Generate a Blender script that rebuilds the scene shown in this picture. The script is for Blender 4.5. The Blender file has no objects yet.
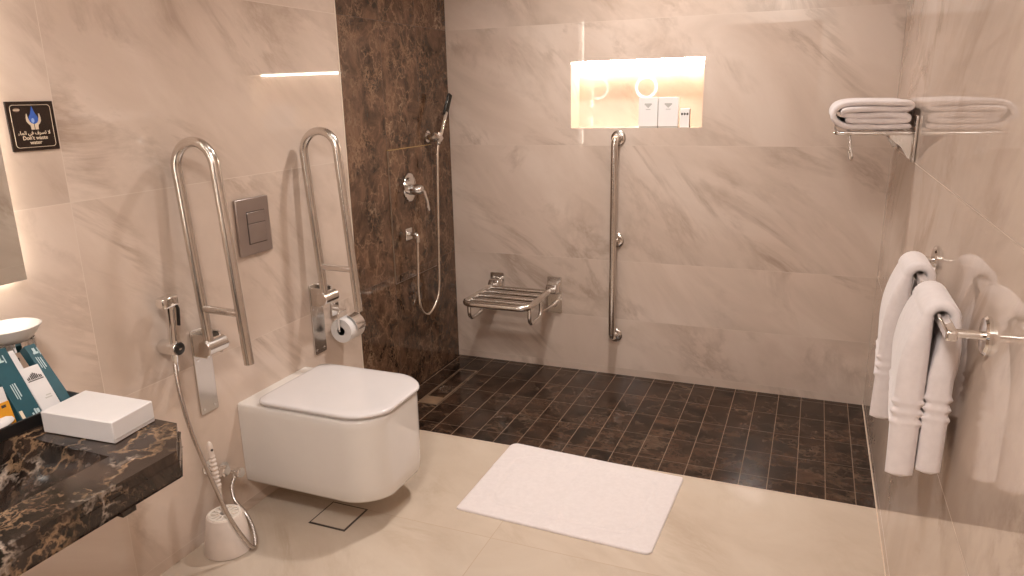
import bpy, bmesh, math, random
from mathutils import Vector, Matrix
random.seed(7)
SC = bpy.context.scene
COL = SC.collection
PI = math.pi

# ------------------------------------------------------------------ camera, world, light, exposure
cam_d = bpy.data.cameras.new('camera')
cam = bpy.data.objects.new('camera', cam_d)
COL.objects.link(cam)
yaw, pitch, roll = -0.39516, 0.26074, -0.02219
fwd = Vector((math.sin(yaw)*math.cos(pitch), math.cos(yaw)*math.cos(pitch), -math.sin(pitch)))
rt = fwd.cross(Vector((0, 0, 1))).normalized()
up = rt.cross(fwd)
r2 = math.cos(roll)*rt + math.sin(roll)*up
u2 = -math.sin(roll)*rt + math.cos(roll)*up
cam.matrix_world = Matrix(((r2.x, u2.x, -fwd.x, 1.8796), (r2.y, u2.y, -fwd.y, -3.6595),
                           (r2.z, u2.z, -fwd.z, 1.5), (0, 0, 0, 1)))
cam_d.sensor_width = 36
cam_d.lens = 723.15/1024*36
cam_d.clip_start = 0.02
SC.camera = cam

world = bpy.data.worlds.new('world')
SC.world = world
world.use_nodes = True
world.node_tree.nodes['Background'].inputs[0].default_value = (0.9, 0.8, 0.7, 1)
world.node_tree.nodes['Background'].inputs[1].default_value = 0.05
SC.view_settings.view_transform = 'Standard'
SC.view_settings.look = 'None'
SC.view_settings.gamma = 1
SC.view_settings.use_curve_mapping = False
SC.view_settings.exposure = 0.35
SC.cycles.use_denoising = True
SC.cycles.sample_clamp_indirect = 6
SC.cycles.max_bounces = 10
SC.cycles.caustics_reflective = False
SC.cycles.caustics_refractive = False

LAMP_COL = (1.0, 0.93, 0.88)
DOWNLIGHTS = [  # x, y, watts
    (0.50, -3.10, 1.5), (0.75, -1.75, 0.8), (1.55, -1.75, 0.8), (1.10, -0.74, 15)]
ADDED_FILL = (1.50, -3.58, 28)   # added unseen fill light, made wide to soften the shadows
MIRROR_GLOW = 11
NICHE_GLOW = 62
RING_GLOW = 32

W, S, H, YF = 2.195, 0.979, 2.65, -3.95   # room width, shower depth, height, front wall


# ------------------------------------------------------------------ node helpers
class NT:
    def __init__(s, name):
        s.m = bpy.data.materials.new(name)
        s.m.use_nodes = True
        s.t = s.m.node_tree
        s.b = s.t.nodes['Principled BSDF']

    def n(s, typ, ins=(), **kw):
        nd = s.t.nodes.new(typ)
        for k, v in kw.items():
            setattr(nd, k, v)
        for i, v in (ins.items() if isinstance(ins, dict) else enumerate(ins)):
            if v is None:
                continue
            if isinstance(v, bpy.types.NodeSocket):
                s.t.links.new(v, nd.inputs[i])
            else:
                nd.inputs[i].default_value = v
        return nd

    def math(s, op, a, b=None, c=None):
        return s.n('ShaderNodeMath', [a, b, c], operation=op).outputs[0]

    def vmath(s, op, a, b=None):
        return s.n('ShaderNodeVectorMath', [a, b], operation=op).outputs[0]

    def noise(s, vec, scale, detail=5, rough=0.55, dist=0.0):
        return s.n('ShaderNodeTexNoise', {'Vector': vec, 'Scale': scale, 'Detail': detail,
                                          'Roughness': rough, 'Distortion': dist}).outputs[0]

    def ramp(s, fac, stops):
        r = s.n('ShaderNodeValToRGB', [fac])
        e = r.color_ramp.elements
        while len(e) < len(stops):
            e.new(0.5)
        for k, (p, c) in enumerate(stops):
            e[k].position = p
            e[k].color = (*c, 1) if len(c) == 3 else c
        return r.outputs[0]

    def mix(s, fac, a, b, mode='MIX'):
        nd = s.t.nodes.new('ShaderNodeMix')
        nd.data_type = 'RGBA'
        nd.blend_type = mode
        for i, v in ((0, fac), (6, a), (7, b)):
            if isinstance(v, bpy.types.NodeSocket):
                s.t.links.new(v, nd.inputs[i])
            else:
                nd.inputs[i].default_value = v if not isinstance(v, tuple) or len(v) == 4 else (*v, 1)
        return nd.outputs[2]

    def pos(s):
        return s.n('ShaderNodeNewGeometry').outputs['Position']

    def objc(s):
        return s.n('ShaderNodeTexCoord').outputs['Object']

    def sep(s, v):
        return s.n('ShaderNodeSeparateXYZ', [v]).outputs

    def comb(s, x, y, z):
        return s.n('ShaderNodeCombineXYZ', [x, y, z]).outputs[0]

    def bump(s, h, strength, dist):
        nd = s.n('ShaderNodeBump', {'Height': h, 'Strength': strength, 'Distance': dist})
        s.t.links.new(nd.outputs[0], s.b.inputs['Normal'])

    def set(s, **kw):
        for k, v in kw.items():
            k = k.replace('_', ' ')
            if isinstance(v, bpy.types.NodeSocket):
                s.t.links.new(v, s.b.inputs[k])
            else:
                s.b.inputs[k].default_value = (*v, 1) if isinstance(v, tuple) and len(v) == 3 else v
        return s


def plain(name, col, rough=0.5, metal=0.0, var=0.04, **kw):
    t = NT(name)
    n = t.noise(t.objc(), 9, 4)
    d = tuple(max(0, c*(1-var*2)) for c in col)
    l = tuple(min(1, c*(1+var)) for c in col)
    t.set(Base_Color=t.ramp(n, [(0.3, d), (0.7, l)]), Roughness=rough, Metallic=metal, **kw)
    return t.m


def emit(name, col, strength):
    t = NT(name)
    t.set(Base_Color=(0.8, 0.8, 0.8), Emission_Color=col, Emission_Strength=strength)
    return t.m


def tiles(name, axes, size, off, marble, grout, gw, rough, extra=None, groove=0.4, vfade=1.0):
    """tile grid on a plane: per-tile marble offset, thin grout lines"""
    t = NT(name)
    P = t.pos()
    c = t.sep(P)
    u, v = c[axes[0]], c[axes[1]]
    w = c[3-axes[0]-axes[1]]
    uu = t.math('DIVIDE', t.math('SUBTRACT', u, off[0]), size[0])
    vv = t.math('DIVIDE', t.math('SUBTRACT', v, off[1]), size[1])
    fu, fv = t.math('FLOOR', uu), t.math('FLOOR', vv)
    du = t.math('MULTIPLY', t.math('PINGPONG', uu, 0.5), size[0])
    dv = t.math('MULTIPLY', t.math('PINGPONG', vv, 0.5), size[1])
    d = t.math('MINIMUM', du, dv)
    ex = 0.0
    if extra is not None:
        ex = t.math('GREATER_THAN', v, extra)
        d = t.math('MINIMUM', d, t.math('ABSOLUTE', t.math('SUBTRACT', v, extra)))
    wn = t.n('ShaderNodeTexWhiteNoise', {'Vector': t.comb(fu, fv, ex)})
    rnd = wn.outputs['Value']
    shift = t.vmath('SCALE', wn.outputs['Color'])
    shift.node.inputs['Scale'].default_value = 23.0
    col = marble(t, u, v, w, shift, rnd)
    mask = t.math('LESS_THAN', d, gw/2)
    if vfade < 1.0:
        mask = t.math('MULTIPLY', mask, t.math('ADD', vfade, t.math('MULTIPLY', t.math('LESS_THAN', du, gw/2), 1.0-vfade)))
    t.set(Base_Color=t.mix(mask, col, grout), Roughness=t.math('ADD', t.math('MULTIPLY', mask, 0.5), rough))
    t.bump(t.math('MINIMUM', d, gw), groove, 0.002)
    return t.m


def beige(dark, mid, light, vein, amount=0.75, ang=0.7, rs=0.06):
    ca, sa = math.cos(ang), math.sin(ang)

    def f(t, u, v, w, shift, rnd):
        a = t.math('SUBTRACT', t.math('MULTIPLY', u, ca), t.math('MULTIPLY', v, sa))
        b = t.math('ADD', t.math('MULTIPLY', u, sa), t.math('MULTIPLY', v, ca))
        q = t.vmath('ADD', t.comb(t.math('MULTIPLY', a, 0.8), t.math('MULTIPLY', b, 1.7), w), shift)
        n1 = t.noise(q, 1.3, 7, 0.6, 0.9)
        col = t.ramp(n1, [(0.34, dark), (0.49, mid), (0.64, light)])
        n2 = t.noise(q, 1.05, 9, 0.66, 1.3)
        line = t.math('SUBTRACT', 1.0, t.math('MULTIPLY', t.math('ABSOLUTE', t.math('SUBTRACT', n2, 0.5)), 16.0))
        line = t.math('MAXIMUM', line, 0.0)
        msk = t.math('MULTIPLY', t.math('MAXIMUM', t.math('SUBTRACT', t.noise(q, 2.1, 4, 0.6), 0.44), 0.0), 4.0)
        msk = t.math('MINIMUM', msk, 1.0)
        fac = t.math('MULTIPLY', t.math('MULTIPLY', line, msk), amount)
        col = t.mix(fac, col, vein)
        n3 = t.noise(q, 5.0, 8, 0.72, 1.0)
        col = t.mix(t.math('MULTIPLY', t.math('MAXIMUM', t.math('SUBTRACT', n3, 0.56), 0.0), 1.6), col, light)
        val = t.math('ADD', 1.0-rs, t.math('MULTIPLY', rnd, 2*rs))
        return t.mix(1.0, col, t.comb(val, val, val), 'MULTIPLY')
    return f


def emperador(base, mid, vein, cream, sc=1.0, vs=1.0, rs=0.3, st=1.0, vw=0.10, lo_hi=(0.35, 0.62), dlo=0.0, clo=0.58):
    def f(t, u, v, w, shift, rnd):
        q = t.vmath('ADD', t.comb(u, t.math('MULTIPLY', v, st), w), shift)
        wob = t.n('ShaderNodeTexNoise', {'Vector': q, 'Scale': 7*sc, 'Detail': 5.0, 'Roughness': 0.65}).outputs[1]
        sv = t.vmath('SCALE', t.vmath('SUBTRACT', wob, (0.5, 0.5, 0.5)))
        sv.node.inputs['Scale'].default_value = 0.22/sc
        qd = t.vmath('ADD', q, sv)
        col = t.ramp(t.noise(q, 6*sc, 8, 0.7, 0.8), [(lo_hi[0], base), (lo_hi[1], mid)])
        for scale, width, c, lo in ((9*sc, vw, vein, 0.45), (22*sc, vw*1.2, vein, 0.5), (13*sc, vw*1.6, cream, clo)):
            vd = t.n('ShaderNodeTexVoronoi', {'Vector': qd, 'Scale': scale}, feature='DISTANCE_TO_EDGE').outputs[0]
            ln = t.math('MAXIMUM', t.math('SUBTRACT', 1.0, t.math('DIVIDE', vd, width)), 0.0)
            mk = t.math('MAXIMUM', t.math('SUBTRACT', t.noise(t.vmath('ADD', q, (scale, 3.1, 7.7)), 4.5*sc, 5, 0.65), lo-0.03+dlo), 0.0)
            mk = t.math('MINIMUM', t.math('MULTIPLY', mk, 7.0), 1.0)
            col = t.mix(t.math('MULTIPLY', t.math('MULTIPLY', ln, mk), vs), col, c)
        val = t.math('ADD', 1.0-rs, t.math('MULTIPLY', rnd, 2*rs))
        return t.mix(1.0, col, t.comb(val, val, val), 'MULTIPLY')
    return f


WALLB = beige((0.585, 0.47, 0.39), (0.655, 0.53, 0.445), (0.71, 0.59, 0.505), (0.36, 0.26, 0.195), 0.75, rs=0.015)
FLOORB = beige((0.53, 0.43, 0.34), (0.585, 0.485, 0.39), (0.625, 0.53, 0.435), (0.42, 0.32, 0.23), 0.45, rs=0.03)
GROUT = (0.66, 0.555, 0.47)
M = {}
M['wall_left'] = tiles('beige marble tile left', (1, 2), (2.6, 0.6), (-2.29, 0.04), WALLB, GROUT, 0.0022, 0.018)
M['wall_back'] = tiles('beige marble tile back', (0, 2), (3.0, 0.6), (-0.4, 0.04), WALLB, GROUT, 0.0014, 0.018, extra=0.32)
M['wall_right'] = tiles('beige marble tile right', (1, 2), (6.0, 0.6), (-5.0, 0.05), WALLB, GROUT, 0.0025, 0.02)
M['floor'] = tiles('beige marble floor tile', (0, 1), (1.8, 0.66), (-0.865, -1.64), FLOORB, (0.45, 0.34, 0.25), 0.003, 0.10)
M['shower_floor'] = tiles('dark marble shower tile', (0, 1), (0.1055, 0.21), (0.333-0.3165, -0.04),
                          emperador((0.006, 0.0035, 0.0025), (0.070, 0.036, 0.022), (0.085, 0.050, 0.032), (0.16, 0.105, 0.07), 1.0, 0.75, 0.18, 1.5, 0.09, (0.40, 0.68)),
                          (0.23, 0.155, 0.105), 0.003, 0.15, vfade=0.4)
M['shower_floor'].node_tree.nodes['Principled BSDF'].inputs['Specular IOR Level'].default_value = 0.32
M['dark_wall'] = tiles('brown marble cladding', (1, 2), (0.3295, 1.2), (-0.9885, 0.64),
                       emperador((0.030, 0.015, 0.008), (0.155, 0.084, 0.050), (0.27, 0.16, 0.095), (0.38, 0.26, 0.17), 1.4, 0.8, 0.22, 0.8, 0.06, (0.38, 0.62)),
                       (0.06, 0.036, 0.024), 0.0015, 0.06)
vt = NT('dark emperador vanity marble')
pp = vt.pos()
cc = vt.sep(pp)
ve = emperador((0.006, 0.004, 0.003), (0.060, 0.038, 0.028), (0.30, 0.19, 0.11), (0.74, 0.60, 0.49), 1.1, 1.0, 0.0, 1.0, 0.07, (0.42, 0.66), 0.055, 0.545)
vt.set(Base_Color=ve(vt, cc[0], cc[1], cc[2], (3.3, 1.2, 4.7), 0.5), Roughness=0.17)
M['vanity'] = vt.m
M['ceiling'] = plain('white ceiling paint', (0.82, 0.78, 0.73), 0.8)
M['door'] = plain('dark walnut door', (0.16, 0.08, 0.045), 0.4)
M['steel'] = plain('satin stainless steel', (0.72, 0.68, 0.64), 0.22, 1.0)
M['chrome'] = plain('polished chrome', (0.86, 0.85, 0.84), 0.05, 1.0)
M['plate'] = plain('matt chrome flush plate', (0.44, 0.38, 0.355), 0.36, 0.9)
M['dark_metal'] = plain('dark grey metal', (0.05, 0.045, 0.04), 0.25, 0.8)
M['black'] = plain('black plastic', (0.012, 0.011, 0.011), 0.3)
M['ceramic'] = plain('white glazed ceramic', (0.76, 0.72, 0.68), 0.08, 0, 0.01)
M['lid'] = plain('white toilet lid plastic', (0.73, 0.695, 0.69), 0.16, 0, 0.01)
M['plastic'] = plain('off white plastic', (0.72, 0.62, 0.55), 0.35)
M['paper'] = plain('white paper', (0.78, 0.75, 0.73), 0.8, 0, 0.02)
M['card'] = plain('white carton', (0.74, 0.71, 0.70), 0.5, 0, 0.02)
M['lit_card'] = plain('bright white carton', (0.90, 0.88, 0.86), 0.4, 0, 0.01)  # carton white made lighter: glow of the niche strip put into the colour
M['teal'] = plain('teal printed carton', (0.022, 0.092, 0.118), 0.3, 0, 0.15)
M['teal_print'] = plain('pale carton print', (0.50, 0.62, 0.64), 0.4)
M['ink'] = plain('dark brown ink', (0.06, 0.045, 0.04), 0.5)
M['ink_light'] = plain('pale grey ink', (0.55, 0.53, 0.50), 0.5)
M['yellow'] = plain('yellow printed carton', (0.75, 0.33, 0.02), 0.4, 0, 0.1)
M['frost'] = plain('frosted white glass', (0.82, 0.79, 0.76), 0.25, 0, 0.01)
M['sign'] = plain('dark brown sign plate', (0.022, 0.011, 0.007), 0.25)
M['sign_print'] = plain('cream sign print', (0.72, 0.60, 0.45), 0.5)
M['sign_brown'] = plain('muted brown sign print', (0.20, 0.13, 0.09), 0.5)
M['blue'] = plain('glossy blue print', (0.06, 0.16, 0.62), 0.25, 0, 0.3)
M['blue_light'] = plain('light blue print', (0.30, 0.45, 0.85), 0.25)
M['strip'] = emit('warm white light strip', (1.0, 0.89, 0.70), NICHE_GLOW)
M['mirror_strip'] = emit('mirror edge light', (1.0, 0.90, 0.76), MIRROR_GLOW)
M['ring'] = emit('ring light', (1.0, 0.90, 0.88), RING_GLOW)
M['lamp'] = emit('downlight lens', (1.0, 0.86, 0.7), 4)
tm = NT('mirror glass')
tm.set(Base_Color=tm.ramp(tm.noise(tm.objc(), 3), [(0, (0.80, 0.82, 0.80)), (1, (0.82, 0.84, 0.82))]), Metallic=1.0, Roughness=0.01)
M['mirror'] = tm.m
tw = NT('white terry cloth')
o_ = tw.objc()
tw.set(Base_Color=tw.ramp(tw.noise(o_, 60, 3), [(0.3, (0.725, 0.66, 0.65)), (0.7, (0.775, 0.71, 0.70))]), Roughness=0.95, Sheen_Weight=0.3)
tw.bump(tw.noise(o_, 500, 3), 0.05, 0.002)
M['towel'] = tw.m
hs = NT('braided steel hose')
hw = hs.n('ShaderNodeTexWave', {'Vector': hs.objc(), 'Scale': 90.0, 'Distortion': 0.0}, bands_direction='Z')
hs.set(Base_Color=hs.ramp(hw.outputs[1], [(0.2, (0.35, 0.31, 0.29)), (0.7, (0.75, 0.70, 0.66))]), Metallic=1.0, Roughness=0.25)
M['hose'] = hs.m


# ------------------------------------------------------------------ mesh helpers
class MB:
    def __init__(s):
        s.bm = bmesh.new()

    def box(s, a, b):
        x0, y0, z0 = a
        x1, y1, z1 = b
        v = [s.bm.verts.new(p) for p in ((x0, y0, z0), (x1, y0, z0), (x1, y1, z0), (x0, y1, z0),
                                         (x0, y0, z1), (x1, y0, z1), (x1, y1, z1), (x0, y1, z1))]
        for f in ((0, 3, 2, 1), (4, 5, 6, 7), (0, 1, 5, 4), (1, 2, 6, 5), (2, 3, 7, 6), (3, 0, 4, 7)):
            s.bm.faces.new([v[i] for i in f])
        return s

    def obox(s, o, ex, ey, ez):
        """box from corner o along three edge vectors"""
        o, ex, ey, ez = map(Vector, (o, ex, ey, ez))
        v = [s.bm.verts.new(o + ex*i + ey*j + ez*k) for k in (0, 1) for j, i in ((0, 0), (0, 1), (1, 1), (1, 0))]
        for f in ((0, 3, 2, 1), (4, 5, 6, 7), (0, 1, 5, 4), (1, 2, 6, 5), (2, 3, 7, 6), (3, 0, 4, 7)):
            s.bm.faces.new([v[i] for i in f])
        return s

    def tube(s, pts, r, seg=14, closed=False, sq=None):
        """sweep a round (or sq=(a,b) rectangular) section along a polyline"""
        P = [Vector(p) for p in pts]
        n = len(P)
        rings = []
        prev = None
        for i in range(n):
            if closed:
                d = (P[(i+1) % n]-P[i-1]).normalized()
            elif i == 0:
                d = (P[1]-P[0]).normalized()
            elif i == n-1:
                d = (P[-1]-P[-2]).normalized()
            else:
                d = ((P[i+1]-P[i]).normalized()+(P[i]-P[i-1]).normalized()).normalized()
            if prev is None:
                ref = Vector((0, 0, 1)) if abs(d.z) < 0.9 else Vector((0, 1, 0))
                a = d.cross(ref).normalized()
            else:
                a = (prev - d*prev.dot(d)).normalized()
            prev = a
            b = d.cross(a)
            rr = r[i] if isinstance(r, (list, tuple)) else r
            if sq:
                rings.append([s.bm.verts.new(P[i]+a*x*sq[0]/2+b*y*sq[1]/2) for x, y in ((1, 1), (-1, 1), (-1, -1), (1, -1))])
            else:
                rings.append([s.bm.verts.new(P[i]+a*math.cos(2*PI*k/seg)*rr+b*math.sin(2*PI*k/seg)*rr) for k in range(seg)])
        m = len(rings[0])
        for i in range(n if closed else n-1):
            A, B = rings[i], rings[(i+1) % n]
            for k in range(m):
                s.bm.faces.new((A[k], A[(k+1) % m], B[(k+1) % m], B[k]))
        if not closed:
            s.bm.faces.new(rings[0][::-1])
            s.bm.faces.new(rings[-1])
        return s

    def lathe(s, prof, o, axis=(0, 0, 1), seg=28, sc=(1, 1)):
        """revolve (r, h) profile about axis through o"""
        o = Vector(o)
        az = Vector(axis).normalized()
        ref = Vector((1, 0, 0)) if abs(az.x) < 0.9 else Vector((0, 0, 1))
        ax = (ref-az*ref.dot(az)).normalized()
        ay = az.cross(ax)
        rings = []
        for r, h in prof:
            if r < 1e-6:
                rings.append([s.bm.verts.new(o+az*h)])
            else:
                rings.append([s.bm.verts.new(o+az*h+ax*r*sc[0]*math.cos(2*PI*k/seg)+ay*r*sc[1]*math.sin(2*PI*k/seg)) for k in range(seg)])
        for A, B in zip(rings, rings[1:]):
            for k in range(seg):
                k2 = (k+1) % seg
                if len(A) == 1 and len(B) == 1:
                    continue
                if len(A) == 1:
                    s.bm.faces.new((A[0], B[k2], B[k]))
                elif len(B) == 1:
                    s.bm.faces.new((A[k], A[k2], B[0]))
                else:
                    s.bm.faces.new((A[k], A[k2], B[k2], B[k]))
        if len(rings[0]) > 1:
            s.bm.faces.new(rings[0][::-1])
        if len(rings[-1]) > 1:
            s.bm.faces.new(rings[-1])
        return s

    def cyl(s, a, b, r, seg=24, ch=0.0):
        a, b = Vector(a), Vector(b)
        L = (b-a).length
        pr = [(r, 0), (r, L)] if ch == 0 else [(r-ch, 0), (r, ch), (r, L-ch), (r-ch, L)]
        return s.lathe(pr, a, b-a, seg)

    def loft(s, loops, cap=True):
        R = [[s.bm.verts.new(p) for p in lp] for lp in loops]
        n = len(R[0])
        for A, B in zip(R, R[1:]):
            for k in range(n):
                s.bm.faces.new((A[k], A[(k+1) % n], B[(k+1) % n], B[k]))
        if cap:
            s.bm.faces.new(R[0][::-1])
            s.bm.faces.new(R[-1])
        return s

    def poly(s, pts, o, ex, ey, t):
        """extrude a 2-D polygon (frame o, ex, ey) by thickness t along ex x ey"""
        o, ex, ey = Vector(o), Vector(ex).normalized(), Vector(ey).normalized()
        n = ex.cross(ey)
        return s.loft([[o+ex*a+ey*b for a, b in pts], [o+ex*a+ey*b+n*t for a, b in pts]])

    def ribbon(s, path, thick, ys, edge=0.5, wob=None):
        """thick cloth: (x,z) path with per-point thickness swept along y"""
        n = len(path)
        loops = []
        for j, y in enumerate(ys):
            e = edge if j in (0, len(ys)-1) else 1.0
            up_, dn = [], []
            for i, (x, z) in enumerate(path):
                x0, z0 = path[max(i-1, 0)]
                x1, z1 = path[min(i+1, n-1)]
                L = math.hypot(x1-x0, z1-z0) or 1
                nx, nz = -(z1-z0)/L, (x1-x0)/L
                tt = thick[i]*e/2
                if i in (0, n-1):
                    tt *= 0.55
                w = wob(i, y) if wob else (0, 0, 0)
                up_.append((x+nx*tt+w[0], y+w[1], z+nz*tt+w[2]))
                dn.append((x-nx*tt+w[0], y+w[1], z-nz*tt+w[2]))
            loops.append((up_, dn))
        G = [([s.bm.verts.new(p) for p in a], [s.bm.verts.new(p) for p in b]) for a, b in loops]
        for (A, B), (C, D) in zip(G, G[1:]):
            for i in range(n-1):
                s.bm.faces.new((A[i], A[i+1], C[i+1], C[i]))
                s.bm.faces.new((B[i], D[i], D[i+1], B[i+1]))
            s.bm.faces.new((A[0], C[0], D[0], B[0]))
            s.bm.faces.new((A[-1], B[-1], D[-1], C[-1]))
        for (A, B), fl in ((G[0], 0), (G[-1], 1)):
            for i in range(n-1):
                f = (A[i], B[i], B[i+1], A[i+1])
                s.bm.faces.new(f[::-1] if fl else f)
        return s

    def build(s, name, m, parent=None, origin=(0, 0, 0), bevel=0, seg=2, sub=0, smooth=38):
        bmesh.ops.remove_doubles(s.bm, verts=s.bm.verts, dist=1e-6)
        bmesh.ops.recalc_face_normals(s.bm, faces=s.bm.faces)
        base = Vector(origin)
        if parent:
            q = parent
            base = Vector((0, 0, 0))
            while q:
                base += q.location
                q = q.parent
        bmesh.ops.translate(s.bm, verts=s.bm.verts, vec=-base)
        me = bpy.data.meshes.new(name)
        s.bm.to_mesh(me)
        s.bm.free()
        me.polygons.foreach_set('use_smooth', [True]*len(me.polygons))
        me.set_sharp_from_angle(angle=math.radians(smooth))
        me.materials.append(m)
        o = bpy.data.objects.new(name, me)
        COL.objects.link(o)
        if parent:
            o.parent = parent
        else:
            o.location = base
        if bevel:
            b = o.modifiers.new('bevel', 'BEVEL')
            b.width = bevel
            b.segments = seg
            b.limit_method = 'ANGLE'
            b.harden_normals = False
        if sub:
            u = o.modifiers.new('subdivision', 'SUBSURF')
            u.levels = u.render_levels = sub
        return o


def tag(o, label, cat, group=None):
    o['label'] = label
    o['category'] = cat
    if group:
        o['group'] = group
    return o


def thing(name, label, cat, loc, group=None):
    o = bpy.data.objects.new(name, None)
    o.empty_display_size = 0.05
    COL.objects.link(o)
    o.location = loc
    return tag(o, label, cat, group)


def struct(o):
    o['kind'] = 'structure'
    return o


def copy_tree(o, parent=None):
    kids = [c for c in list(bpy.data.objects) if c.parent == o]
    c = o.copy()
    COL.objects.link(c)
    c.parent = parent
    for k in kids:
        copy_tree(k, c)
    return c


def dup(o, loc, label):
    c = copy_tree(o)
    c.location = loc
    c['label'] = label
    return c


def fillet(pts, r, n=8, closed=False):
    """round the corners of a polyline; r single or per-corner"""
    P = [Vector(p) for p in pts]
    N = len(P)
    out = []
    for i in range(N):
        if not closed and i in (0, N-1):
            out.append(P[i])
            continue
        a, b, c = P[i-1], P[i], P[(i+1) % N]
        rr = r[i] if isinstance(r, (list, tuple)) else r
        d1, d2 = (a-b).normalized(), (c-b).normalized()
        ang = d1.angle(d2)
        if rr <= 0 or ang > PI-0.01:
            out.append(b)
            continue
        L = min(rr/math.tan(ang/2), (a-b).length*0.499, (c-b).length*0.499)
        rr = L*math.tan(ang/2)
        mid = (d1+d2).normalized()
        cen = b+mid*(rr/math.sin(ang/2))
        s0, s1 = (b+d1*L)-cen, (b+d2*L)-cen
        tot = s0.angle(s1)
        ax = s0.cross(s1).normalized()
        for k in range(n+1):
            out.append(cen+Matrix.Rotation(tot*k/n, 3, ax) @ s0)
    return out


def spline(pts, n=10):
    """Catmull-Rom through points"""
    P = [Vector(p) for p in pts]
    P = [2*P[0]-P[1]]+P+[2*P[-1]-P[-2]]
    out = []
    for i in range(1, len(P)-2):
        p0, p1, p2, p3 = P[i-1:i+3]
        for k in range(n):
            t = k/n
            out.append(0.5*((2*p1)+(p2-p0)*t+(2*p0-5*p1+4*p2-p3)*t*t+(3*p1-p0-3*p2+p3)*t**3))
    out.append(P[-2])
    return out


def text_mesh(body, size, o, ex, ey, m, name, parent, ext=0.0003, align='CENTER', bold=0.0):
    cu = bpy.data.curves.new('text', 'FONT')
    cu.body = body
    cu.size = size
    cu.align_x = align
    cu.extrude = ext
    cu.offset = bold
    tmp = bpy.data.objects.new('text', cu)
    COL.objects.link(tmp)
    bpy.context.view_layer.update()
    me = bpy.data.meshes.new_from_object(tmp.evaluated_get(bpy.context.evaluated_depsgraph_get()))
    bpy.data.objects.remove(tmp)
    ex, ey = Vector(ex).normalized(), Vector(ey).normalized()
    ez = ex.cross(ey)
    mb = MB()
    mb.bm.from_mesh(me)
    bmesh.ops.transform(mb.bm, matrix=Matrix(((ex.x, ey.x, ez.x, o[0]), (ex.y, ey.y, ez.y, o[1]), (ex.z, ey.z, ez.z, o[2]), (0, 0, 0, 1))), verts=mb.bm.verts)
    bpy.data.meshes.remove(me)
    return mb.build(name, m, parent)


# ------------------------------------------------------------------ the room
T = 0.15
struct(MB().box((-T, YF, -0.12), (W+T, -S, 0)).build('floor', M['floor']))
struct(MB().box((-T, -S, -0.12), (W+T, 0.25, 0)).build('floor_shower', M['shower_floor']))
struct(MB().box((-T, YF-T, H), (W+T, 0.25, H+0.1)).build('ceiling', M['ceiling']))
struct(MB().box((-T, YF, 0), (0, -0.9885, H)).build('wall_left', M['wall_left']))
struct(MB().box((-T, -0.9885, 0), (0, 0, H)).build('wall_left_shower', M['dark_wall']))
struct(MB().box((W, YF, 0), (W+T, 0.25, H)).build('wall_right', M['wall_right']))
# back wall with the lit niche cut into it
NX0, NX1, NZ0, NZ1, ND = 0.704, 1.366, 1.328, 1.655, 0.145
nb = MB()
nb.box((-T, 0, 0), (W, ND, NZ0)).box((-T, 0, NZ1), (W, ND, H)).box((-T, 0, NZ0), (NX0, ND, NZ1)).box((NX1, 0, NZ0), (W, ND, NZ1))
nb.box((-T, ND, 0), (W, 0.25, H))
struct(nb.build('wall_back', M['wall_back']))
# front wall behind the camera, with a door
fw = MB()
fw.box((-T, YF-T, 0), (0.95, YF, H)).box((1.85, YF-T, 0), (W+T, YF, H)).box((0.95, YF-T, 2.1), (1.85, YF, H))
struct(fw.build('wall_front', M['ceiling']))
d1 = struct(MB().box((0.99, YF-0.09, 0.005), (1.81, YF-0.05, 2.06)).build('door_1', M['door'], bevel=0.003))
fr = MB()
fr.box((0.95, YF-T, 0), (0.99, YF+0.02, 2.1)).box((1.81, YF-T, 0), (1.85, YF+0.02, 2.1)).box((0.99, YF-T, 2.06), (1.81, YF+0.02, 2.1))
struct(fr.build('trim_1', M['door'], bevel=0.003))
MB().cyl((1.07, YF-0.05, 1.0), (1.07, YF-0.005, 1.0), 0.011).tube([(1.07, YF-0.008, 1.0), (1.19, YF-0.008, 1.0)], 0.009).build('door_handle', M['chrome'], d1)
# slim light edge trims
struct(MB().box((0, -0.9925, 0), (0.0025, -0.9875, H)).build('trim_2', plain('pale edge trim', (0.78, 0.68, 0.57), 0.25)))
struct(MB().box((0.0, -S-0.004, -0.001), (W, -S+0.002, 0.0008)).build('trim_3', plain('pale grout joint', (0.62, 0.50, 0.40), 0.5)))
struct(MB().box((W-0.003, YF, 0), (W, 0, 0.004)).build('trim_4', plain('pale corner joint', (0.72, 0.58, 0.46), 0.4)))

# downlights in the ceiling
dl = None
for i, (x, y, w_) in enumerate(DOWNLIGHTS):
    names = ['round recessed ceiling downlight above the vanity', 'round recessed ceiling downlight above the toilet', 'round recessed ceiling downlight near the towel rail wall', 'round recessed ceiling downlight above the shower']
    if dl is None:
        dl = thing('downlight', names[0], 'ceiling light', (x, y, H), 'recessed ceiling downlights')
        MB().lathe([(0.062, 0), (0.062, -0.008), (0.048, -0.010), (0.044, -0.003), (0.044, 0)], (x, y, H), (0, 0, 1)).build('trim_ring', M['chrome'], dl)
        MB().cyl((x, y, H-0.004), (x, y, H-0.0005), 0.043).build('lens', M['lamp'], dl)
    else:
        dup(dl, (x, y, H), names[i])
    ld = bpy.data.lights.new('downlight_lamp', 'AREA')
    ld.shape = 'DISK'
    ld.size = 0.16
    ld.energy = w_
    ld.spread = math.radians(128)
    ld.color = LAMP_COL
    lo = bpy.data.objects.new('downlight_lamp', ld)
    COL.objects.link(lo)
    lo.location = (x, y, H-0.012)

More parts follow.
